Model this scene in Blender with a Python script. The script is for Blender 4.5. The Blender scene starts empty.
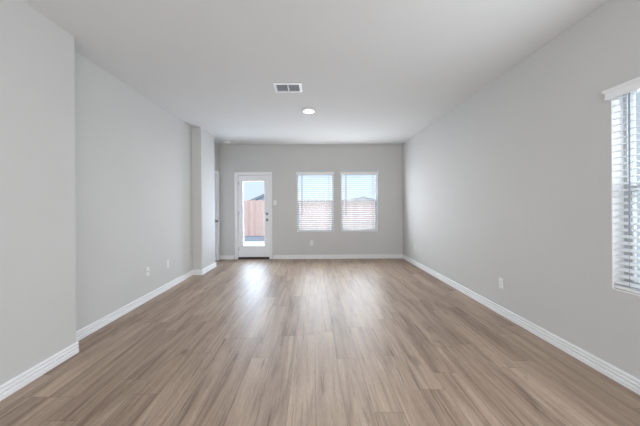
import bpy, bmesh, math, random
from mathutils import Matrix, Vector

random.seed(7)
S = bpy.context.scene
COL = S.collection
PI = math.pi
R = math.radians

# ------------------------------------------------------------------ camera
EYE = 1.256
CEIL = 2.74
F_PX = 284.4
cam_d = bpy.data.cameras.new('camera')
cam_d.sensor_fit = 'HORIZONTAL'
cam_d.sensor_width = 36.0
cam_d.lens = F_PX / 640 * 36.0
cam_d.shift_x = 7.4 / 640
cam_d.shift_y = -6.5 / 640
cam_d.clip_start = 0.02
cam_d.clip_end = 300
cam = bpy.data.objects.new('camera', cam_d)
COL.objects.link(cam)
cam.matrix_world = Matrix.Translation((0, 0, EYE)) @ Matrix.Rotation(R(90), 4, 'X') @ Matrix.Rotation(R(-0.35), 4, 'Z')
S.camera = cam

# ------------------------------------------------------------------ sky, sun, daylight, exposure
S.view_settings.view_transform = 'Standard'
S.view_settings.look = 'None'
S.view_settings.gamma = 1.0
S.view_settings.use_curve_mapping = False
S.view_settings.exposure = 0.03

SKY = 1.2
SUN = 4.0
REAR_W = 124
world = bpy.data.worlds.new('sky')
S.world = world
world.use_nodes = True
wt = world.node_tree
wt.nodes.clear()
wo = wt.nodes.new('ShaderNodeOutputWorld')
wb = wt.nodes.new('ShaderNodeBackground')
wc = wt.nodes.new('ShaderNodeTexCoord')
ws = wt.nodes.new('ShaderNodeSeparateXYZ')
wr = wt.nodes.new('ShaderNodeValToRGB')
wr.color_ramp.elements[0].position = 0.0
wr.color_ramp.elements[0].color = (0.66, 0.77, 0.94, 1)
wr.color_ramp.elements[1].position = 1.0
wr.color_ramp.elements[1].color = (0.52, 0.70, 0.98, 1)
e = wr.color_ramp.elements.new(0.30)
e.color = (0.58, 0.74, 0.97, 1)
wt.links.new(wc.outputs['Generated'], ws.inputs[0])
wt.links.new(ws.outputs['Z'], wr.inputs[0])
wt.links.new(wr.outputs[0], wb.inputs[0])
wb.inputs[1].default_value = SKY
wt.links.new(wb.outputs[0], wo.inputs[0])

sd = bpy.data.lights.new('sun', 'SUN')
sd.energy = SUN
sd.angle = R(0.6)
sd.color = (1.0, 0.95, 0.88)
sun = bpy.data.objects.new('sun', sd)
COL.objects.link(sun)
sun.rotation_euler = Vector((-0.35, 0.65, -1.0)).to_track_quat('-Z', 'Y').to_euler()


def area(name, loc, direction, sx, sy, power, color=(1, 1, 1), shape='RECTANGLE', spread=180):
    d = bpy.data.lights.new(name, 'AREA')
    d.shape = shape
    d.size = sx
    d.size_y = sy
    d.energy = power
    d.color = color
    d.spread = R(spread)
    o = bpy.data.objects.new(name, d)
    COL.objects.link(o)
    o.location = loc
    o.rotation_euler = Vector(direction).to_track_quat('-Z', 'Z').to_euler()
    return o


# fill lamp added in an invented opening of the wall behind the camera
area('rear_fill', (0.0, -3.45, 1.15), (0, 1, 0), 3.6, 2.1, REAR_W, (0.97, 0.985, 1.0))
# daylight coming in through the three windows and the door glass
DAY = (0.86, 0.93, 1.0)
for wx in (0.066, 1.125):
    area('window_skylight', (wx, 7.30, 1.6), (0, -1, 0.0), 1.0, 2.0, 20, DAY)
    area('window_daylight', (wx, 6.69, 1.36), (0, -1, 0.15), 0.80, 1.30, 20, DAY)
area('door_daylight', (-1.424, 7.02, 1.095), (0, -1, 0.0), 0.56, 1.60, 34, (0.70, 0.82, 1.0))
area('side_skylight', (2.62, 1.616, 1.6), (-1, 0, 0.0), 1.1, 2.0, 21, DAY)
area('side_day_fill', (2.05, 1.616, 1.36), (-1, 0, 0.10), 0.80, 1.30, 22, DAY)
area('side_day_fill', (2.335, -1.75, 1.36), (-1, 0, 0.0), 0.86, 1.42, 45, DAY)  # extra lamp added at an invented opening behind the camera

# ------------------------------------------------------------------ materials


def mat(name, base, rough=0.6, metal=0.0, spec=0.5):
    m = bpy.data.materials.new(name)
    m.use_nodes = True
    b = m.node_tree.nodes['Principled BSDF']
    b.inputs['Base Color'].default_value = (*base, 1)
    b.inputs['Roughness'].default_value = rough
    b.inputs['Metallic'].default_value = metal
    b.inputs['Specular IOR Level'].default_value = spec
    return m


def node(nt, kind, **kw):
    n = nt.nodes.new(kind)
    for k, v in kw.items():
        setattr(n, k, v)
    return n


def math_node(nt, op, a, b=None):
    n = nt.nodes.new('ShaderNodeMath')
    n.operation = op
    for i, v in enumerate((a, b)):
        if v is None:
            continue
        if isinstance(v, (int, float)):
            n.inputs[i].default_value = v
        else:
            nt.links.new(v, n.inputs[i])
    return n.outputs[0]


def paint(name, base, rough, scale, strength, dist=0.002, mottle=0.03):
    """painted drywall: orange-peel bump and a very slight mottling of the paint"""
    m = mat(name, base, rough, spec=0.35)
    nt = m.node_tree
    b = nt.nodes['Principled BSDF']
    tc = node(nt, 'ShaderNodeTexCoord')
    n = node(nt, 'ShaderNodeTexNoise')
    n.inputs['Scale'].default_value = scale
    n.inputs['Detail'].default_value = 3
    nt.links.new(tc.outputs['Object'], n.inputs['Vector'])
    bp = node(nt, 'ShaderNodeBump')
    bp.inputs['Strength'].default_value = strength
    bp.inputs['Distance'].default_value = dist
    nt.links.new(n.outputs['Fac'], bp.inputs['Height'])
    nt.links.new(bp.outputs[0], b.inputs['Normal'])
    n2 = node(nt, 'ShaderNodeTexNoise')
    n2.inputs['Scale'].default_value = 1.3
    nt.links.new(tc.outputs['Object'], n2.inputs['Vector'])
    mx = node(nt, 'ShaderNodeMix', data_type='RGBA')
    mx.inputs[6].default_value = (*[c * (1 - mottle) for c in base], 1)
    mx.inputs[7].default_value = (*[c * (1 + mottle) for c in base], 1)
    nt.links.new(n2.outputs['Fac'], mx.inputs[0])
    nt.links.new(mx.outputs[2], b.inputs['Base Color'])
    return m


def plank_floor():
    m = mat('oak_vinyl_planks', (0.4, 0.3, 0.24), 0.4)
    nt = m.node_tree
    b = nt.nodes['Principled BSDF']
    W, L = 0.1775, 1.22
    tc = node(nt, 'ShaderNodeTexCoord')
    sp = node(nt, 'ShaderNodeSeparateXYZ')
    nt.links.new(tc.outputs['Object'], sp.inputs[0])
    u = math_node(nt, 'DIVIDE', math_node(nt, 'SUBTRACT', sp.outputs['X'], 0.014), W)
    ci = math_node(nt, 'FLOOR', u)
    cf = math_node(nt, 'SUBTRACT', u, ci)
    wn = node(nt, 'ShaderNodeTexWhiteNoise', noise_dimensions='1D')
    nt.links.new(math_node(nt, 'ADD', ci, 37.3), wn.inputs['W'])
    v = math_node(nt, 'ADD', math_node(nt, 'DIVIDE', sp.outputs['Y'], L), math_node(nt, 'MULTIPLY', wn.outputs['Value'], 7.0))
    ri = math_node(nt, 'FLOOR', v)
    rf = math_node(nt, 'SUBTRACT', v, ri)
    cb = node(nt, 'ShaderNodeCombineXYZ')
    nt.links.new(ci, cb.inputs[0])
    nt.links.new(ri, cb.inputs[1])
    pr = node(nt, 'ShaderNodeTexWhiteNoise', noise_dimensions='3D')
    nt.links.new(cb.outputs[0], pr.inputs['Vector'])
    rnd = pr.outputs['Value']
    # seams
    eu = math_node(nt, 'MULTIPLY', math_node(nt, 'MINIMUM', cf, math_node(nt, 'SUBTRACT', 1.0, cf)), W)
    ev = math_node(nt, 'MULTIPLY', math_node(nt, 'MINIMUM', rf, math_node(nt, 'SUBTRACT', 1.0, rf)), L)
    ed = math_node(nt, 'MINIMUM', eu, ev)
    seam = node(nt, 'ShaderNodeMapRange')
    seam.inputs['From Min'].default_value = 0.0006
    seam.inputs['From Max'].default_value = 0.0026
    nt.links.new(ed, seam.inputs['Value'])
    # grain coordinates, shifted per plank

    def grain(sx, sy, scale, detail, rough, dist=0.0):
        c = node(nt, 'ShaderNodeCombineXYZ')
        nt.links.new(math_node(nt, 'MULTIPLY', sp.outputs['X'], sx), c.inputs[0])
        nt.links.new(math_node(nt, 'MULTIPLY', sp.outputs['Y'], sy), c.inputs[1])
        nt.links.new(math_node(nt, 'MULTIPLY', rnd, 83.0), c.inputs[2])
        n = node(nt, 'ShaderNodeTexNoise')
        n.inputs['Scale'].default_value = scale
        n.inputs['Detail'].default_value = detail
        n.inputs['Roughness'].default_value = rough
        n.inputs['Distortion'].default_value = dist
        nt.links.new(c.outputs[0], n.inputs['Vector'])
        return n.outputs['Fac']
    g_band = grain(13.0, 0.85, 1.0, 4, 0.6, 0.9)
    g_fine = grain(60.0, 2.6, 1.0, 5, 0.7, 0.4)
    g_knot = grain(6.5, 1.6, 1.0, 2, 0.5, 1.2)
    g_str = grain(26.0, 0.9, 1.0, 3, 0.6, 0.8)
    tone = math_node(nt, 'ADD', math_node(nt, 'MULTIPLY', rnd, 0.15),
                     math_node(nt, 'ADD', math_node(nt, 'MULTIPLY', g_band, 0.86), math_node(nt, 'MULTIPLY', g_fine, 0.46)))
    rp = node(nt, 'ShaderNodeValToRGB')
    cr = rp.color_ramp
    cr.elements[0].position = 0.36
    cr.elements[0].color = (0.110, 0.070, 0.048, 1)
    cr.elements[1].position = 1.02
    cr.elements[1].color = (0.471, 0.356, 0.265, 1)
    for p, c in ((0.54, (0.206, 0.138, 0.098, 1)), (0.68, (0.306, 0.217, 0.158, 1)), (0.84, (0.385, 0.283, 0.209, 1))):
        el = cr.elements.new(p)
        el.color = c
    nt.links.new(tone, rp.inputs[0])
    kn = node(nt, 'ShaderNodeMapRange')
    kn.inputs['From Min'].default_value = 0.66
    kn.inputs['From Max'].default_value = 0.80
    kn.inputs['To Min'].default_value = 1.0
    kn.inputs['To Max'].default_value = 0.55
    nt.links.new(g_knot, kn.inputs['Value'])
    st = node(nt, 'ShaderNodeMapRange')
    st.inputs['From Min'].default_value = 0.57
    st.inputs['From Max'].default_value = 0.74
    st.inputs['To Min'].default_value = 1.06
    st.inputs['To Max'].default_value = 0.60
    nt.links.new(g_str, st.inputs['Value'])
    # short crisp mineral streaks and fine grit along the grain
    g_min = grain(34.0, 1.9, 1.0, 3, 0.55, 0.5)
    mi = node(nt, 'ShaderNodeMapRange')
    mi.inputs['From Min'].default_value = 0.645
    mi.inputs['From Max'].default_value = 0.70
    mi.inputs['To Min'].default_value = 1.0
    mi.inputs['To Max'].default_value = 0.58
    nt.links.new(g_min, mi.inputs['Value'])
    g_grit = grain(210.0, 22.0, 1.0, 2, 0.6)
    gr = math_node(nt, 'ADD', math_node(nt, 'MULTIPLY', g_grit, 0.5), 0.75)
    kst = math_node(nt, 'MULTIPLY', math_node(nt, 'MULTIPLY', kn.outputs[0], st.outputs[0]), math_node(nt, 'MULTIPLY', mi.outputs[0], gr))
    fac = math_node(nt, 'MULTIPLY', kst, math_node(nt, 'ADD', math_node(nt, 'MULTIPLY', seam.outputs[0], 0.55), 0.45))
    mx = node(nt, 'ShaderNodeMix', data_type='RGBA', blend_type='MULTIPLY')
    mx.inputs[0].default_value = 1.0
    nt.links.new(rp.outputs[0], mx.inputs[6])
    cc = node(nt, 'ShaderNodeCombineColor')
    for i in range(3):
        nt.links.new(fac, cc.inputs[i])
    nt.links.new(cc.outputs[0], mx.inputs[7])
    nt.links.new(mx.outputs[2], b.inputs['Base Color'])
    rr = math_node(nt, 'ADD', math_node(nt, 'MULTIPLY', g_fine, 0.16), 0.36)
    nt.links.new(rr, b.inputs['Roughness'])
    b.inputs['Specular IOR Level'].default_value = 0.55
    bp = node(nt, 'ShaderNodeBump')
    bp.inputs['Strength'].default_value = 0.25
    bp.inputs['Distance'].default_value = 0.0012
    nt.links.new(math_node(nt, 'ADD', math_node(nt, 'MULTIPLY', seam.outputs[0], 0.7), math_node(nt, 'MULTIPLY', g_fine, 0.5)), bp.inputs['Height'])
    nt.links.new(bp.outputs[0], b.inputs['Normal'])
    return m


def glass_mat():
    m = bpy.data.materials.new('clear_glass')
    m.use_nodes = True
    nt = m.node_tree
    nt.nodes.clear()
    o = node(nt, 'ShaderNodeOutputMaterial')
    t = node(nt, 'ShaderNodeBsdfTransparent')
    t.inputs[0].default_value = (0.97, 0.985, 0.98, 1)
    g = node(nt, 'ShaderNodeBsdfGlossy')
    g.inputs['Roughness'].default_value = 0.02
    mx = node(nt, 'ShaderNodeMixShader')
    fr = node(nt, 'ShaderNodeFresnel')
    fr.inputs[0].default_value = 1.12
    nt.links.new(fr.outputs[0], mx.inputs[0])
    nt.links.new(t.outputs[0], mx.inputs[1])
    nt.links.new(g.outputs[0], mx.inputs[2])
    nt.links.new(mx.outputs[0], o.inputs[0])
    return m


def noisy(name, c0, c1, scale, rough=0.85, stretch=(1, 1, 1), bump=0.0):
    m = mat(name, c0, rough, spec=0.25)
    nt = m.node_tree
    b = nt.nodes['Principled BSDF']
    tc = node(nt, 'ShaderNodeTexCoord')
    mp = node(nt, 'ShaderNodeMapping')
    mp.inputs['Scale'].default_value = stretch
    n = node(nt, 'ShaderNodeTexNoise')
    n.inputs['Scale'].default_value = scale
    n.inputs['Detail'].default_value = 5
    oi = node(nt, 'ShaderNodeObjectInfo')
    ad = node(nt, 'ShaderNodeVectorMath', operation='ADD')
    nt.links.new(tc.outputs['Object'], mp.inputs[0])
    nt.links.new(mp.outputs[0], ad.inputs[0])
    sc = math_node(nt, 'MULTIPLY', oi.outputs['Random'], 40.0)
    nt.links.new(sc, ad.inputs[1])
    nt.links.new(ad.outputs[0], n.inputs['Vector'])
    mx = node(nt, 'ShaderNodeMix', data_type='RGBA')
    mx.inputs[6].default_value = (*c0, 1)
    mx.inputs[7].default_value = (*c1, 1)
    vary = math_node(nt, 'ADD', math_node(nt, 'MULTIPLY', n.outputs['Fac'], 0.6), math_node(nt, 'MULTIPLY', oi.outputs['Random'], 0.45))
    nt.links.new(vary, mx.inputs[0])
    nt.links.new(mx.outputs[2], b.inputs['Base Color'])
    if bump:
        bp = node(nt, 'ShaderNodeBump')
        bp.inputs['Strength'].default_value = bump
        bp.inputs['Distance'].default_value = 0.004
        nt.links.new(n.outputs['Fac'], bp.inputs['Height'])
        nt.links.new(bp.outputs[0], b.inputs['Normal'])
    return m


M = {}
M['wall'] = paint('greige_wall_paint', (0.60, 0.596, 0.584), 0.75, 55, 0.35)
M['ceiling'] = paint('ceiling_paint', (0.68, 0.68, 0.675), 0.9, 40, 0.45)
M['trim'] = paint('white_trim_enamel', (0.84, 0.845, 0.85), 0.35, 8, 0.02)
M['door'] = paint('white_door_enamel', (0.86, 0.87, 0.885), 0.4, 10, 0.02)
M['floor'] = plank_floor()
M['glass'] = glass_mat()
M['vinyl'] = mat('pale_grey_vinyl', (0.52, 0.54, 0.56), 0.4)
M['slat'] = mat('white_faux_wood', (0.86, 0.87, 0.875), 0.45)
nb = M['slat'].node_tree.nodes['Principled BSDF']
M['wand'] = mat('grey_wand_plastic', (0.30, 0.33, 0.36), 0.3)
M['cord'] = mat('grey_cord', (0.40, 0.42, 0.45), 0.8)
M['plate'] = mat('white_plate_plastic', (0.80, 0.80, 0.79), 0.35)
M['slot'] = mat('dark_slot', (0.03, 0.03, 0.03), 0.6)
M['nickel'] = mat('satin_nickel', (0.30, 0.29, 0.28), 0.35, 1.0)
M['hinge'] = mat('light_nickel', (0.62, 0.62, 0.63), 0.4, 1.0)
M['bronze'] = mat('dark_bronze', (0.06, 0.05, 0.045), 0.45, 0.6)
M['vent'] = mat('white_vent_metal', (0.78, 0.80, 0.82), 0.4)
M['duct'] = mat('grey_duct', (0.42, 0.45, 0.50), 0.7)
M['picket'] = noisy('cedar_picket', (0.42, 0.29, 0.26), (0.72, 0.55, 0.51), 3.0, stretch=(6, 6, 0.6))
M['rail'] = noisy('cedar_rail', (0.50, 0.28, 0.18), (0.66, 0.42, 0.30), 3.0, stretch=(0.6, 6, 6))
M['concrete'] = noisy('patio_concrete', (0.62, 0.61, 0.59), (0.72, 0.71, 0.69), 4.0, bump=0.2)
M['grey_ground'] = noisy('blue_grey_ground', (0.16, 0.20, 0.26), (0.36, 0.41, 0.48), 30.0, bump=0.6)
M['shingle'] = noisy('grey_shingles', (0.20, 0.23, 0.27), (0.34, 0.37, 0.42), 9.0, stretch=(1, 3, 3))
M['siding'] = noisy('pale_siding', (0.74, 0.74, 0.74), (0.80, 0.80, 0.79), 2.0)
M['stucco'] = noisy('outer_stucco', (0.55, 0.53, 0.50), (0.62, 0.60, 0.57), 12.0)


def emit_mat(name, col, s):
    m = bpy.data.materials.new(name)
    m.use_nodes = True
    nt = m.node_tree
    b = nt.nodes['Principled BSDF']
    b.inputs['Base Color'].default_value = (0.9, 0.9, 0.9, 1)
    b.inputs['Emission Color'].default_value = (*col, 1)
    b.inputs['Emission Strength'].default_value = s
    return m


M['lens'] = emit_mat('lit_lens', (1.0, 0.96, 0.9), 3.0)

# ------------------------------------------------------------------ mesh helpers


class MB:
    def __init__(self):
        self.bm = bmesh.new()

    def box(self, x0, x1, y0, y1, z0, z1, rot=None, bevel=0.0):
        bm2 = bmesh.new()
        bmesh.ops.create_cube(bm2, size=1.0)
        bmesh.ops.scale(bm2, vec=(abs(x1 - x0), abs(y1 - y0), abs(z1 - z0)), verts=bm2.verts)
        if bevel:
            bmesh.ops.bevel(bm2, geom=list(bm2.edges), offset=bevel, segments=2, affect='EDGES', profile=0.5)
        mt = Matrix.Translation(((x0 + x1) / 2, (y0 + y1) / 2, (z0 + z1) / 2))
        if rot is not None:
            mt = mt @ rot
        bm2.transform(mt)
        self._merge(bm2)
        return self

    def _merge(self, bm2):
        me = bpy.data.meshes.new('tmp')
        bm2.to_mesh(me)
        bm2.free()
        self.bm.from_mesh(me)
        bpy.data.meshes.remove(me)

    def tube(self, p0, p1, r, seg=12, r2=None):
        p0, p1 = Vector(p0), Vector(p1)
        d = p1 - p0
        bm2 = bmesh.new()
        bmesh.ops.create_cone(bm2, cap_ends=True, segments=seg, radius1=r, radius2=r if r2 is None else r2, depth=d.length)
        bm2.transform(Matrix.Translation((p0 + p1) / 2) @ d.to_track_quat('Z', 'Y').to_matrix().to_4x4())
        self._merge(bm2)
        return self

    def lathe(self, prof, seg, mtx):
        """prof: list of (r, z); revolved about local Z, then moved by mtx"""
        bm2 = bmesh.new()
        rings = []
        for r, z in prof:
            if r < 1e-6:
                rings.append([bm2.verts.new((0, 0, z))])
            else:
                rings.append([bm2.verts.new((r * math.cos(2 * PI * k / seg), r * math.sin(2 * PI * k / seg), z)) for k in range(seg)])
        for a, b in zip(rings, rings[1:]):
            for k in range(seg):
                k2 = (k + 1) % seg
                if len(a) == 1 and len(b) == 1:
                    continue
                if len(a) == 1:
                    bm2.faces.new((a[0], b[k], b[k2]))
                elif len(b) == 1:
                    bm2.faces.new((a[k], b[0], a[k2]))
                else:
                    bm2.faces.new((a[k], b[k], b[k2], a[k2]))
        bmesh.ops.recalc_face_normals(bm2, faces=bm2.faces)
        bm2.transform(mtx)
        self._merge(bm2)
        return self

    def prism(self, prof, path):
        """sweep a closed profile (n, z) along a polyline of (x, y); n is measured to the left of travel, corners mitred"""
        bm2 = bmesh.new()
        n = len(path)
        rings = []
        for i, p in enumerate(path):
            p = Vector(p)
            d0 = (p - Vector(path[i - 1])).normalized() if i > 0 else None
            d1 = (Vector(path[i + 1]) - p).normalized() if i < n - 1 else None
            if d0 is None:
                d0 = d1
            if d1 is None:
                d1 = d0
            n0, n1 = Vector((-d0.y, d0.x)), Vector((-d1.y, d1.x))
            b = (n0 + n1)
            b = b / max(b.dot(n0), 1e-6)
            rings.append([bm2.verts.new((p.x + b.x * a, p.y + b.y * a, z)) for a, z in prof])
        k = len(prof)
        for a, b in zip(rings, rings[1:]):
            for j in range(k):
                bm2.faces.new((a[j], a[(j + 1) % k], b[(j + 1) % k], b[j]))
        bm2.faces.new(rings[0])
        bm2.faces.new(list(reversed(rings[-1])))
        bmesh.ops.recalc_face_normals(bm2, faces=bm2.faces)
        self._merge(bm2)
        return self

    def build(self, name, m, parent=None, smooth=False):
        me = bpy.data.meshes.new(name)
        self.bm.to_mesh(me)
        self.bm.free()
        if smooth:
            for p in me.polygons:
                p.use_smooth = True
        me.materials.append(m)
        o = bpy.data.objects.new(name, me)
        COL.objects.link(o)
        if parent is not None:
            o.parent = parent
            o.matrix_parent_inverse = Matrix.Translation(-parent.location) if parent.type != 'EMPTY' else Matrix.Identity(4)
        return o


def empty(name, loc, rz=0.0):
    o = bpy.data.objects.new(name, None)
    o.empty_display_size = 0.1
    COL.objects.link(o)
    o.location = loc
    o.rotation_euler = (0, 0, rz)
    return o


def tag(o, label=None, cat=None, group=None, kind=None):
    for k, v in (('label', label), ('category', cat), ('group', group), ('kind', kind)):
        if v:
            o[k] = v
    return o


def struct(o, label=None, cat=None):
    return tag(o, label, cat, None, 'structure')


def copy_tree(o, parent=None):
    c = o.copy()
    COL.objects.link(c)
    if parent is not None:
        c.parent = parent
        c.matrix_parent_inverse = o.matrix_parent_inverse.copy()
    for ch in list(o.children):
        copy_tree(ch, c)
    return c


# ------------------------------------------------------------------ room shell
XR, XL, XN = 2.165, -2.235, -2.06       # right wall, recessed left wall, near left wall and column
YB, YREAR = 6.84, -3.5
YN = 2.478                              # end of the near left wall
YC0, YC1 = 5.28, 6.0                    # column
T = 0.15
ZH0, ZH1 = 0.645, 2.09                  # window openings
WINS = [(-0.377, 0.510), (0.680, 1.570)]
RW = (1.17, 2.062)
RW2 = (-2.2, -1.3)                      # RW right window, RW2 an unseen opening added for light; along y
DX0, DX1, DZ = -1.815, -1.03, 2.035     # glass door opening
D2 = (5.95, 6.70)                       # closet door along y


def holed(u0, u1, z0, z1, holes, put):
    us = sorted({u0, u1, *[h[0] for h in holes], *[h[1] for h in holes]})
    zs = sorted({z0, z1, *[h[2] for h in holes], *[h[3] for h in holes]})
    for a, b in zip(us, us[1:]):
        za = None
        for c, d in zip(zs, zs[1:]):
            inside = any(h[0] <= (a + b) / 2 <= h[1] and h[2] <= (c + d) / 2 <= h[3] for h in holes)
            if inside:
                if za is not None:
                    put(a, b, za, c)
                    za = None
            elif za is None:
                za = c
        if za is not None:
            put(a, b, za, zs[-1])


mb = MB()
mb.box(XL - T, XR + T, YREAR - T, YB + T, -0.12, 0.0)
struct(mb.build('floor', M['floor']), 'grey-brown wood plank floor running to the back wall', 'floor')
mb = MB()
mb.box(XL - T, XR + T, YREAR - T, YB + T, CEIL, CEIL + 0.2)
struct(mb.build('ceiling', M['ceiling']), 'white textured ceiling over the whole room', 'ceiling')

mb = MB()
holed(XL - T, XR + T, 0, CEIL, [(DX0, DX1, -1, DZ)] + [(a, b, ZH0, ZH1) for a, b in WINS],
      lambda a, b, c, d: mb.box(a, b, YB, YB + T, c, d))
struct(mb.build('wall_back', M['wall']), 'grey back wall with the glass door and two windows', 'wall')
mb = MB()
holed(YREAR, YB, 0, CEIL, [(RW[0], RW[1], ZH0, ZH1), (RW2[0], RW2[1], ZH0, ZH1)],
      lambda a, b, c, d: mb.box(XR, XR + T, a, b, c, d))
struct(mb.build('wall_right', M['wall']), 'long grey right wall with one window near the camera', 'wall')
mb = MB()
holed(YN - 0.1, YB, 0, CEIL, [(D2[0], D2[1], -1, 2.04)],
      lambda a, b, c, d: mb.box(XL - T, XL, a, b, c, d))
struct(mb.build('wall_left', M['wall']), 'grey left wall set back between the near wall and the column', 'wall')


def bull_wall(x0, x1, y0, y1, corners, r=0.014):
    """solid wall block, the listed vertical corners rounded like bullnose drywall bead"""
    pts = []
    for (cx, cy) in ((x0, y0), (x1, y0), (x1, y1), (x0, y1)):
        if (cx, cy) in corners:
            sx = 1 if cx == x1 else -1
            sy = 1 if cy == y1 else -1
            ox, oy = cx - sx * r, cy - sy * r
            arc = [(ox + sx * r * math.cos(t * PI / 12), oy + sy * r * math.sin(t * PI / 12)) for t in range(7)]
            if sx * sy < 0:
                arc.reverse()
            pts += arc
        else:
            pts.append((cx, cy))
    m_ = MB()
    bm = m_.bm
    lo = [bm.verts.new((x, y, 0)) for x, y in pts]
    hi = [bm.verts.new((x, y, CEIL)) for x, y in pts]
    k = len(pts)
    for i in range(k):
        bm.faces.new((lo[i], lo[(i + 1) % k], hi[(i + 1) % k], hi[i]))
    bm.faces.new(hi)
    bm.faces.new(list(reversed(lo)))
    bmesh.ops.recalc_face_normals(bm, faces=bm.faces)
    return m_


struct(bull_wall(XL - T, XN, YREAR, YN, [(XN, YN)]).build('wall_left_near', M['wall']),
       'grey near left wall ending in a rounded corner', 'wall')
struct(bull_wall(XL, XN, YC0, YC1, [(XN, YC0), (XN, YC1)]).build('wall_left_column', M['wall']),
       'grey wall stub jutting out before the hall door', 'wall')

mb = MB()
holed(XN, XR, 0, CEIL, [(-1.85, 1.85, 0.05, 2.2)], lambda a, b, c, d: mb.box(a, b, YREAR - T, YREAR, c, d))  # opening invented to hold the rear fill lamp
struct(mb.build('wall_rear', M['wall']), 'grey wall behind the camera with a wide opening added for light', 'wall')

# baseboards with a stepped profile
BH = 0.093
PROF = [(0, 0), (0.018, 0), (0.018, 0.031), (0.0095, 0.034), (0.0095, 0.037), (0.0170, 0.048), (0.0170, 0.059), (0.0080, 0.062),
        (0.0080, 0.065), (0.0145, 0.076), (0.0145, 0.087), (0.008, BH), (0, BH)]
CW = 0.058                              # casing width
mb = MB().prism(PROF, [(XR, YREAR), (XR, YB)])
struct(mb.build('baseboard_right', M['trim']), 'white stepped baseboard along the right wall', 'baseboard')
mb = MB().prism(PROF, [(XR, YB), (DX1 + CW + 0.02, YB)])
struct(mb.build('baseboard_back', M['trim']), 'white baseboard under the two back windows', 'baseboard')
mb = MB().prism(PROF, [(DX0 - CW - 0.02, YB), (XL, YB)])
struct(mb.build('baseboard_back_corner', M['trim']), 'short white baseboard left of the glass door', 'baseboard')
mb = MB().prism(PROF, [(XN, YN), (XN, YREAR)])
struct(mb.build('baseboard_left_near', M['trim']), 'white baseboard along the near left wall', 'baseboard')
mb = MB().prism(PROF, [(XL, D2[0] - CW), (XL, YC1), (XN, YC1), (XN, YC0), (XL, YC0), (XL, YN), (XN, YN)][1:])
struct(mb.build('baseboard_left', M['trim']), 'white baseboard along the recessed left wall and column', 'baseboard')

# ------------------------------------------------------------------ glass door in the back wall
door = empty('door_1', ((DX0 + DX1) / 2, YB, 0))
struct(door, 'white full-glass exterior door in the back wall', 'door')


def child(mb, name, m, par, smooth=False):
    """mesh built in world coordinates, stored relative to the thing's empty"""
    mb.bm.transform(Matrix.Translation(-par.location))
    return mb.build(name, m, par, smooth)


def casing(par, u0, u1, ztop, put, name='casing'):
    mb = MB()
    w = CW
    for (d, ww, t) in ((0.0, w, 0.011), (0.004, w * 0.45, 0.017)):
        # flat board and a raised outer band
        o0 = w - ww
        put(mb, u0 - w, u0 - o0, 0.0, ztop + o0, t)
        put(mb, u1 + o0, u1 + w, 0.0, ztop + o0, t)
        put(mb, u0 - w, u1 + w, ztop + o0, ztop + w, t)
    return child(mb, name, M['trim'], par)


casing(door, DX0, DX1, DZ, lambda m_, a, b, c, d, t: m_.box(a, b, YB - t, YB + 0.001, c, d))
mb = MB()
mb.box(DX0, DX0 + 0.016, YB, YB + T, 0, DZ)
mb.box(DX1 - 0.016, DX1, YB, YB + T, 0, DZ)
mb.box(DX0, DX1, YB, YB + T, DZ - 0.016, DZ)
mb.box(DX0 + 0.016, DX0 + 0.028, YB + 0.082, YB + T, 0, DZ - 0.016)
mb.box(DX1 - 0.028, DX1 - 0.016, YB + 0.082, YB + T, 0, DZ - 0.016)
child(mb, 'door_jamb', M['trim'], door)
# slab: stiles and rails around the lite
sx0, sx1, sz0, sz1 = DX0 + 0.019, DX1 - 0.019, 0.045, DZ - 0.019
gx0, gx1, gz0, gz1 = -1.690, -1.158, 0.305, 1.885
ys0, ys1 = YB + 0.034, YB + 0.078
mb = MB()
holed(sx0, sx1, sz0, sz1, [(gx0, gx1, gz0, gz1)], lambda a, b, c, d: mb.box(a, b, ys0, ys1, c, d))
slab = child(mb, 'door_slab', M['door'], door)
mb = MB()
for (a, b, c, d) in ((gx0 - 0.03, gx0 + 0.012, gz0 - 0.03, gz1 + 0.03), (gx1 - 0.012, gx1 + 0.03, gz0 - 0.03, gz1 + 0.03),
                     (gx0 + 0.012, gx1 - 0.012, gz0 - 0.03, gz0 + 0.012), (gx0 + 0.012, gx1 - 0.012, gz1 - 0.012, gz1 + 0.03)):
    mb.box(a, b, ys0 - 0.009, ys1 + 0.009, c, d, bevel=0.004)
child(mb, 'lite_frame', M['door'], door)
mb = MB().box(gx0, gx1, YB + 0.054, YB + 0.059, gz0, gz1)
child(mb, 'glass_pane', M['glass'], door)
mb = MB()
mb.box(DX0 + 0.016, DX1 - 0.016, YB - 0.004, YB + T, 0.0, 0.018)
mb.box(DX0 + 0.018, DX1 - 0.018, YB + 0.028, YB + 0.080, 0.018, 0.043)
child(mb, 'threshold', M['bronze'], door)
kx = DX1 - 0.075
ry = Matrix.Rotation(R(90), 4, 'X')       # local z -> -y (into the room)
for name, z, prof in (('deadbolt', 1.085, [(0, 0.026), (0.018, 0.026), (0.022, 0.020), (0.031, 0.012), (0.033, 0.0)]),
                      ('door_knob', 0.940, [(0, 0.066), (0.016, 0.065), (0.026, 0.056), (0.029, 0.045), (0.024, 0.034), (0.012, 0.026),
                                            (0.011, 0.012), (0.030, 0.010), (0.033, 0.0)])):
    mb = MB().lathe(prof, 20, Matrix.Translation((kx, ys0, z)) @ ry)
    child(mb, name, M['nickel'], door, True)
for z in (0.24, 1.11, 1.83):
    mb = MB()
    mb.tube((DX0 + 0.018, YB + 0.027, z - 0.045), (DX0 + 0.018, YB + 0.027, z + 0.045), 0.008, 10)
    mb.box(DX0 + 0.0165, DX0 + 0.040, YB + 0.031, YB + 0.0345, z - 0.045, z + 0.045)
    child(mb, 'hinge', M['hinge'], door)

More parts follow.
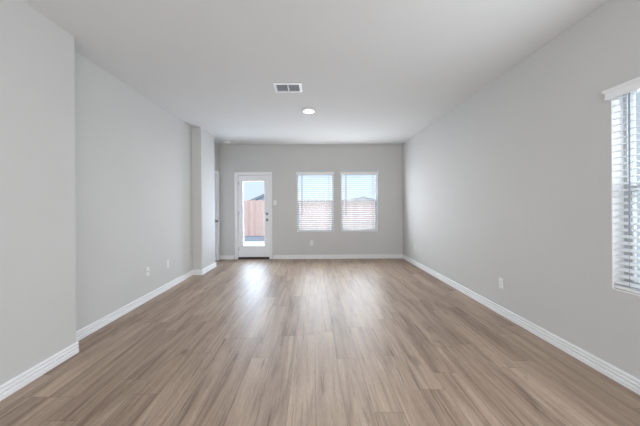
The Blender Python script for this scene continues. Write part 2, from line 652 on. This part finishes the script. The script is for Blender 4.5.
# ------------------------------------------------------------------ closed hall door in the left wall behind the column
d2 = empty('door_2', (XL, (D2[0] + D2[1]) / 2, 0))
struct(d2, 'white hall door in the left wall beyond the column', 'door')
mb = MB()
w = CW
z2 = 2.04
for (a, b, c, d) in ((D2[1], D2[1] + w, 0, z2 + w), (D2[0] + 0.05, D2[1], z2, z2 + w)):
    mb.box(XL - 0.001, XL + 0.011, a, b, c, d)
mb.box(XL, XL + 0.017, D2[1] + w * 0.55, D2[1] + w, 0, z2 + w)
mb.box(XL, XL + 0.017, D2[0] + 0.05, D2[1] + w, z2 + w * 0.55, z2 + w)
child(mb, 'casing', M['trim'], d2)
mb = MB()
mb.box(XL - T, XL - 0.001, D2[1] - 0.015, D2[1], 0, z2)
mb.box(XL - T, XL - 0.001, D2[0], D2[0] + 0.015, 0, z2)
mb.box(XL - T, XL - 0.001, D2[0] + 0.015, D2[1] - 0.015, z2 - 0.015, z2)
child(mb, 'door_jamb', M['trim'], d2)
mb = MB()
mb.box(XL - 0.075, XL - 0.040, D2[0] + 0.018, D2[1] - 0.018, 0.012, z2 - 0.018)
for zz0, zz1 in ((0.25, 0.95), (1.15, 1.88)):
    mb.box(XL - 0.040, XL - 0.034, D2[0] + 0.15, D2[1] - 0.15, zz0, zz1, bevel=0.003)
child(mb, 'door_slab', M['door'], d2)
mb = MB().lathe([(0, 0.078), (0.016, 0.076), (0.027, 0.065), (0.029, 0.054), (0.024, 0.040), (0.012, 0.028), (0.011, 0.012), (0.030, 0.010), (0.033, 0.0)],
                20, Matrix.Translation((XL - 0.040, D2[1] - 0.085, 0.93)) @ Matrix.Rotation(R(90), 4, 'Y'))
child(mb, 'door_knob', M['nickel'], d2, True)

# ------------------------------------------------------------------ windows: drywall return, vinyl frame, meeting rail, panes


def make_window(name, label, width, loc, rz):
    """local: x along the wall, y outwards, origin bottom-left corner of the opening on the wall's inner face"""
    t = empty(name, loc, rz)
    struct(t, label, 'window')
    h = ZH1 - ZH0
    fr = 0.030
    mb = MB()
    y0, y1 = 0.085, 0.150
    mb.box(0, fr, y0, y1, 0, h)
    mb.box(width - fr, width, y0, y1, 0, h)
    mb.box(fr, width - fr, y0, y1, 0, fr)
    mb.box(fr, width - fr, y0, y1, h - fr, h)
    mb.build('window_frame', M['vinyl'], t)
    mb = MB()
    mb.box(0.0005, 0.006, 0.001, y0, 0.010, h - 0.0005)
    mb.box(width - 0.006, width - 0.0005, 0.001, y0, 0.010, h - 0.0005)
    mb.box(0.006, width - 0.006, 0.001, y0, h - 0.006, h - 0.0005)
    mb.build('window_return', M['trim'], t)
    zm = h * 0.5
    mb = MB()
    mb.box(fr, width - fr, y0 + 0.006, y1 - 0.012, zm - 0.022, zm + 0.022)
    mb.build('meeting_rail', M['vinyl'], t)
    mb = MB()
    for a, b, c, d in ((fr, fr + 0.022, fr, zm - 0.022), (width - fr - 0.022, width - fr, fr, zm - 0.022),
                       (fr + 0.022, width - fr - 0.022, fr, fr + 0.035)):
        mb.box(a, b, y0 + 0.008, y0 + 0.036, c, d)
    mb.build('lower_sash', M['vinyl'], t)
    MB().box(fr + 0.001, width - fr - 0.001, y0 + 0.045, y0 + 0.049, zm + 0.022, h - fr).build('glass_pane', M['glass'], t)
    MB().box(fr + 0.022, width - fr - 0.022, y0 + 0.018, y0 + 0.022, fr + 0.035, zm - 0.022).build('glass_pane', M['glass'], t)
    MB().box(0.001, width - 0.001, 0.001, y0, 0.0, 0.010, bevel=0.002).build('window_sill', M['trim'], t)
    return t


make_window('window_1', 'left window of the back wall, nearest the glass door', WINS[0][1] - WINS[0][0], (WINS[0][0], YB, ZH0), 0)
make_window('window_2', 'right window of the back wall', WINS[1][1] - WINS[1][0], (WINS[1][0], YB, ZH0), 0)
make_window('window_3', 'window in the right wall at the edge of the view', RW[1] - RW[0], (XR, RW[1], ZH0), -PI / 2)

# ------------------------------------------------------------------ blinds
TILT = 18
PITCH = 0.0475


def make_blind(width, loc, rz, label):
    """two-inch slat blind, same local frame as the window"""
    t = empty('window_blind', loc, rz)
    tag(t, label, 'blind', 'slatted blinds in the windows')
    h = ZH1 - ZH0
    yc = 0.032
    # crown-shaped valance that stands proud of the wall
    prof = [(0.0, h - 0.078), (0.012, h - 0.078), (0.014, h - 0.066), (0.011, h - 0.060), (0.011, h - 0.032), (0.018, h - 0.024), (0.022, h - 0.016),
            (0.022, h - 0.006), (0.0, h - 0.006)]
    mb = MB()
    # profile n is left of travel; travel along -x at y=-0.034 puts it towards the room
    bm2 = MB().prism([(n, z) for n, z in prof], [(0.003, 0.0), (0.003, -0.022), (width - 0.003, -0.022), (width - 0.003, 0.0)][::-1])
    # keep only the outward side by building it towards the room
    me = bpy.data.meshes.new('v')
    bm2.bm.to_mesh(me)
    mb.bm.from_mesh(me)
    bm2.bm.free()
    mb.build('valance', M['slat'], t)
    MB().box(0.006, width - 0.006, -0.004, 0.050, h - 0.052, h - 0.004).build('head_rail', M['slat'], t)
    # slats: thin, slightly crowned, all tilted alike
    mb = MB()
    top, bot = h - 0.075, 0.058
    n = int(round((top - bot) / PITCH))
    for k in range(n + 1):
        z = top - (top - bot) * k / n
        seg = 4
        pts_t, pts_b = [], []
        for s in range(seg + 1):
            a = (s / seg - 0.5) * 0.050
            crown = 0.0020 * (1 - (2 * s / seg - 1) ** 2)
            for lst, dz in ((pts_t, 0.0014), (pts_b, -0.0014)):
                yy, zz = a, crown + dz
                lst.append((yc + yy * math.cos(R(TILT)) - zz * math.sin(R(TILT)), z + yy * math.sin(R(TILT)) + zz * math.cos(R(TILT))))
        loop = pts_t + pts_b[::-1]
        bm = mb.bm
        A = [bm.verts.new((0.008, y, zz)) for y, zz in loop]
        B = [bm.verts.new((width - 0.008, y, zz)) for y, zz in loop]
        L_ = len(loop)
        for i in range(L_):
            bm.faces.new((A[i], A[(i + 1) % L_], B[(i + 1) % L_], B[i]))
        bm.faces.new(A)
        bm.faces.new(B[::-1])
    bmesh.ops.recalc_face_normals(mb.bm, faces=mb.bm.faces)
    mb.build('slats', M['slat'], t)
    MB().box(0.008, width - 0.008, yc - 0.025, yc + 0.025, 0.013, 0.034, bevel=0.004).build('bottom_rail', M['slat'], t)
    for x in (0.112, width - 0.112):
        mb = MB()
        for dy in (-0.027, 0.027):
            mb.tube((x, yc + dy, 0.04), (x, yc + dy, h - 0.05), 0.0016, 6)
        mb.build('ladder_cord', M['cord'], t)
    mb = MB()
    mb.tube((0.128, -0.006, h - 0.075), (0.128, -0.010, h - 0.98), 0.0050, 8)
    mb.tube((0.128, -0.010, h - 0.98), (0.128, -0.010, h - 1.04), 0.0070, 8, 0.0055)
    wnd = mb.build('tilt_wand', M['wand'], t)
    wnd['label'] = 'grey tilt wand'
    return t


make_blind(WINS[0][1] - WINS[0][0], (WINS[0][0], YB, ZH0), 0, 'white slatted blind in the back-wall window nearest the glass door')
make_blind(WINS[1][1] - WINS[1][0], (WINS[1][0], YB, ZH0), 0, 'white slatted blind in the back-wall window nearest the right corner')
make_blind(RW[1] - RW[0], (XR, RW[1], ZH0), -PI / 2, 'white slatted blind on the right wall, cut by the picture edge')

# ------------------------------------------------------------------ wall plates


def plate_base(t):
    MB().box(-0.0365, 0.0365, -0.006, 0.0, -0.059, 0.059, bevel=0.0025).build('cover_plate', M['plate'], t)


def outlet(loc, rz, label):
    """local -y faces the room"""
    t = empty('wall_outlet', loc, rz)
    tag(t, label, 'outlet', 'wall plates above the baseboards')
    plate_base(t)
    for dz in (0.0195, -0.0195):
        mb = MB().lathe([(0, 0.0088), (0.0155, 0.0088), (0.0165, 0.0075), (0.0168, 0.0)], 18, Matrix.Translation((0, 0, dz)) @ ry)
        rc = mb.build('receptacle', M['plate'], t)
        mb = MB()
        mb.box(-0.0075, -0.0050, -0.0094, -0.0080, dz - 0.002, dz + 0.007)
        mb.box(0.0050, 0.0075, -0.0094, -0.0080, dz - 0.001, dz + 0.006)
        mb.box(-0.002, 0.002, -0.0094, -0.0080, dz - 0.010, dz - 0.006)
        sl = mb.build('slots', M['slot'], rc)
    return t


def coax(loc, rz, label):
    t = empty('cable_plate', loc, rz)
    tag(t, label, 'wall plate', 'wall plates above the baseboards')
    plate_base(t)
    mb = MB().lathe([(0, 0.016), (0.0035, 0.016), (0.0045, 0.014), (0.0045, 0.008), (0.008, 0.008), (0.008, 0.0)], 12, ry)
    j = mb.build('cable_jack', M['nickel'], t)
    return t


coax((XL, 3.84, 0.390), PI / 2, 'white cable plate on the recessed left wall, nearer the camera')
outlet((XL, 4.37, 0.390), PI / 2, 'white outlet on the recessed left wall, nearer the column')
outlet((XR, 3.27, 0.362), -PI / 2, 'white outlet on the right wall, halfway to the window')
outlet((XR, 6.02, 0.386), -PI / 2, 'small white outlet on the right wall by the back corner')
outlet((-0.03, YB, 0.378), 0, 'white outlet on the back wall below the left window')

sw = empty('light_switch', (-0.905, YB, 1.350))
tag(sw, 'white rocker light switch on the back wall right of the glass door', 'light switch')
plate_base(sw)
MB().box(-0.0165, 0.0165, -0.0095, -0.006, -0.033, 0.033, rot=Matrix.Rotation(R(3), 4, 'X'), bevel=0.0015).build('rocker', M['plate'], sw)

# ------------------------------------------------------------------ ceiling things
v = empty('ceiling_vent', (-0.294, 3.54, CEIL))
tag(v, 'white louvred air vent on the ceiling, left of the lit light', 'vent')
vw, vd = 0.345, 0.265
mb = MB()
holed(-vw / 2, vw / 2, -vd / 2, vd / 2, [(-vw / 2 + 0.032, vw / 2 - 0.032, -vd / 2 + 0.032, vd / 2 - 0.032)],
      lambda a, b, c, d: mb.box(a, b, c, d, -0.012, 0.0))
mb.build('vent_frame', M['vent'], v)
MB().box(-vw / 2 + 0.03, vw / 2 - 0.03, -vd / 2 + 0.03, vd / 2 - 0.03, -0.002, 0.0).build('vent_duct', M['duct'], v)
mb = MB()
mb.box(-0.007, 0.007, -vd / 2 + 0.032, vd / 2 - 0.032, -0.013, -0.002)
mb.build('center_bar', M['vent'], v)
for side in (-1, 1):
    for k in range(9):
        y = -0.0885 + k * 0.0221
        x0, x1 = sorted((side * 0.007, side * (vw / 2 - 0.032)))
        mb = MB().box(x0, x1, y - 0.0100, y + 0.0100, -0.0085, -0.0070, rot=Matrix.Rotation(R(26), 4, 'X'))
        mb.build('louver', M['vent'], v)

lt = empty('ceiling_light', (-0.05, 4.37, CEIL))
tag(lt, 'lit round ceiling light in the middle of the ceiling beyond the vent', 'ceiling light')
dn = Matrix.Rotation(PI, 4, 'X')
MB().lathe([(0.104, 0.0), (0.100, 0.020), (0.095, 0.026), (0.082, 0.026), (0.074, 0.021), (0.070, 0.003)], 40, dn).build('trim_ring', M['trim'], lt, True)
ln = MB().lathe([(0.071, 0.003), (0.050, 0.005), (0.0, 0.006)], 36, dn).build('lens', M['lens'], lt, True)
ln['label'] = 'glowing lens'
al = area('ceiling_lamp', (-0.05, 4.37, CEIL - 0.012), (0, 0, -1), 0.13, 0.13, 12, (1.0, 0.93, 0.85), 'DISK')

sm = empty('smoke_detector', (-1.91, 6.39, CEIL))
tag(sm, 'white round smoke detector on the ceiling near the back left corner', 'smoke detector')
MB().lathe([(0.0, 0.008), (0.085, 0.008), (0.086, 0.0)], 32, dn).build('mounting_plate', M['vent'], sm)
MB().lathe([(0.066, 0.008), (0.080, 0.012), (0.080, 0.028), (0.072, 0.036), (0.040, 0.040), (0.0, 0.041)], 32, dn).build('detector_cover', M['plate'], sm, True)

# ------------------------------------------------------------------ outdoors
GZ = -0.15
struct(MB().box(-9, 4.6, YB + T, 11.6, GZ - 0.1, GZ).build('patio', M['concrete']), 'pale concrete patio outside the glass door', 'patio')
struct(MB().box(-9, 4.6, 11.6, 13.9, GZ - 0.1, GZ - 0.005).build('ground_strip', M['grey_ground']), 'blue-grey strip of ground before the fence', 'ground')  # blue-grey strip of ground, darker than the patio
struct(MB().box(XR + T, 7.2, YREAR, YB + T, GZ - 0.1, GZ).build('side_path', M['concrete']), 'concrete side path outside the right window', 'ground')
struct(MB().box(-40, 40, 13.9, 90, GZ - 0.35, GZ - 0.25).build('ground', M['grey_ground']), 'ground beyond the fence', 'ground')


def fence(p0, p1, ztop, label, face):
    """board fence from p0 to p1, pickets on the side 'face' (+1 left of travel)"""
    p0, p1 = Vector(p0), Vector(p1)
    d = (p1 - p0)
    L_ = d.length
    rz = math.atan2(d.y, d.x)
    t = empty('garden_fence', (p0.x, p0.y, GZ), rz)
    tag(t, label, 'fence')
    H = ztop - GZ
    n = int(L_ / 0.143)
    for k in range(n):
        x = (k + 0.5) * L_ / n
        top = H + random.uniform(-0.012, 0.012)
        w_ = 0.0705
        mb = MB()
        bm = mb.bm
        pts = [(-w_, 0.02), (w_, 0.02), (w_, top - 0.03), (w_ - 0.03, top), (-w_ + 0.03, top), (-w_, top - 0.03)]
        ya, yb_ = face * 0.030, face * 0.048
        A = [bm.verts.new((x + a, ya, z)) for a, z in pts]
        B = [bm.verts.new((x + a, yb_, z)) for a, z in pts]
        for i in range(6):
            bm.faces.new((A[i], A[(i + 1) % 6], B[(i + 1) % 6], B[i]))
        bm.faces.new(A)
        bm.faces.new(B[::-1])
        bmesh.ops.recalc_face_normals(bm, faces=bm.faces)
        mb.build('picket', M['picket'], t)
    for z in (0.28, 0.95, H - 0.22):
        MB().box(0, L_, -0.008, 0.030, z - 0.044, z + 0.044).build('rail', M['rail'], t)
    k = 0
    while k * 2.4 <= L_:
        MB().box(k * 2.4 - 0.044, k * 2.4 + 0.044, -0.097, -0.009, 0.0, H - 0.06).build('post', M['rail'], t)
        k += 1
    return t


fence((4.5, 13.6), (-7.0, 13.6), 1.58, 'reddish wooden board fence seen through the glass door', 1)


def house(loc, rz, label, w_, dp, hw, hr):
    """gabled house; the gable end faces -y in local space"""
    t = empty('neighbour_house', loc, rz)
    tag(t, label, 'house', 'houses beyond the fence')
    mb = MB()
    bm = mb.bm
    pts = [(-w_ / 2, 0), (w_ / 2, 0), (w_ / 2, hw), (0, hw + hr), (-w_ / 2, hw)]
    A = [bm.verts.new((x, 0, z)) for x, z in pts]
    B = [bm.verts.new((x, dp, z)) for x, z in pts]
    for i in range(5):
        bm.faces.new((A[i], A[(i + 1) % 5], B[(i + 1) % 5], B[i]))
    bm.faces.new(A)
    bm.faces.new(B[::-1])
    bmesh.ops.recalc_face_normals(bm, faces=bm.faces)
    mb.build('house_wall', M['siding'], t)
    sl = hr / (w_ / 2)
    o = 0.5
    th = 0.32
    mb = MB()
    bm = mb.bm
    pts = [(-w_ / 2 - o, hw - sl * o), (0, hw + hr), (w_ / 2 + o, hw - sl * o), (w_ / 2 + o, hw - sl * o + th), (0, hw + hr + th), (-w_ / 2 - o, hw - sl * o + th)]
    pts = [(x, z + 0.02) for x, z in pts]
    A = [bm.verts.new((x, -o, z)) for x, z in pts]
    B = [bm.verts.new((x, dp + o, z)) for x, z in pts]
    for i in range(6):
        bm.faces.new((A[i], A[(i + 1) % 6], B[(i + 1) % 6], B[i]))
    bm.faces.new((A[0], A[1], A[4], A[5]))
    bm.faces.new((A[1], A[2], A[3], A[4]))
    bm.faces.new((B[0], B[1], B[4], B[5]))
    bm.faces.new((B[1], B[2], B[3], B[4]))
    bmesh.ops.recalc_face_normals(bm, faces=bm.faces)
    mb.build('house_roof', M['shingle'], t)
    return t


house((-5.7, 40, GZ - 0.25), 0, 'pale house with a grey gable roof behind the fence, seen through the door', 5.4, 9, 2.42, 1.16)
house((11.0, 62, GZ - 0.25), 0, 'pale house with a grey gable roof beyond the right back window', 11, 9, 2.1, 1.3)
house((7.5, 3.2, GZ), -PI / 2, 'pale house close by outside the right-wall window', 14, 6, 4.1, 1.1)
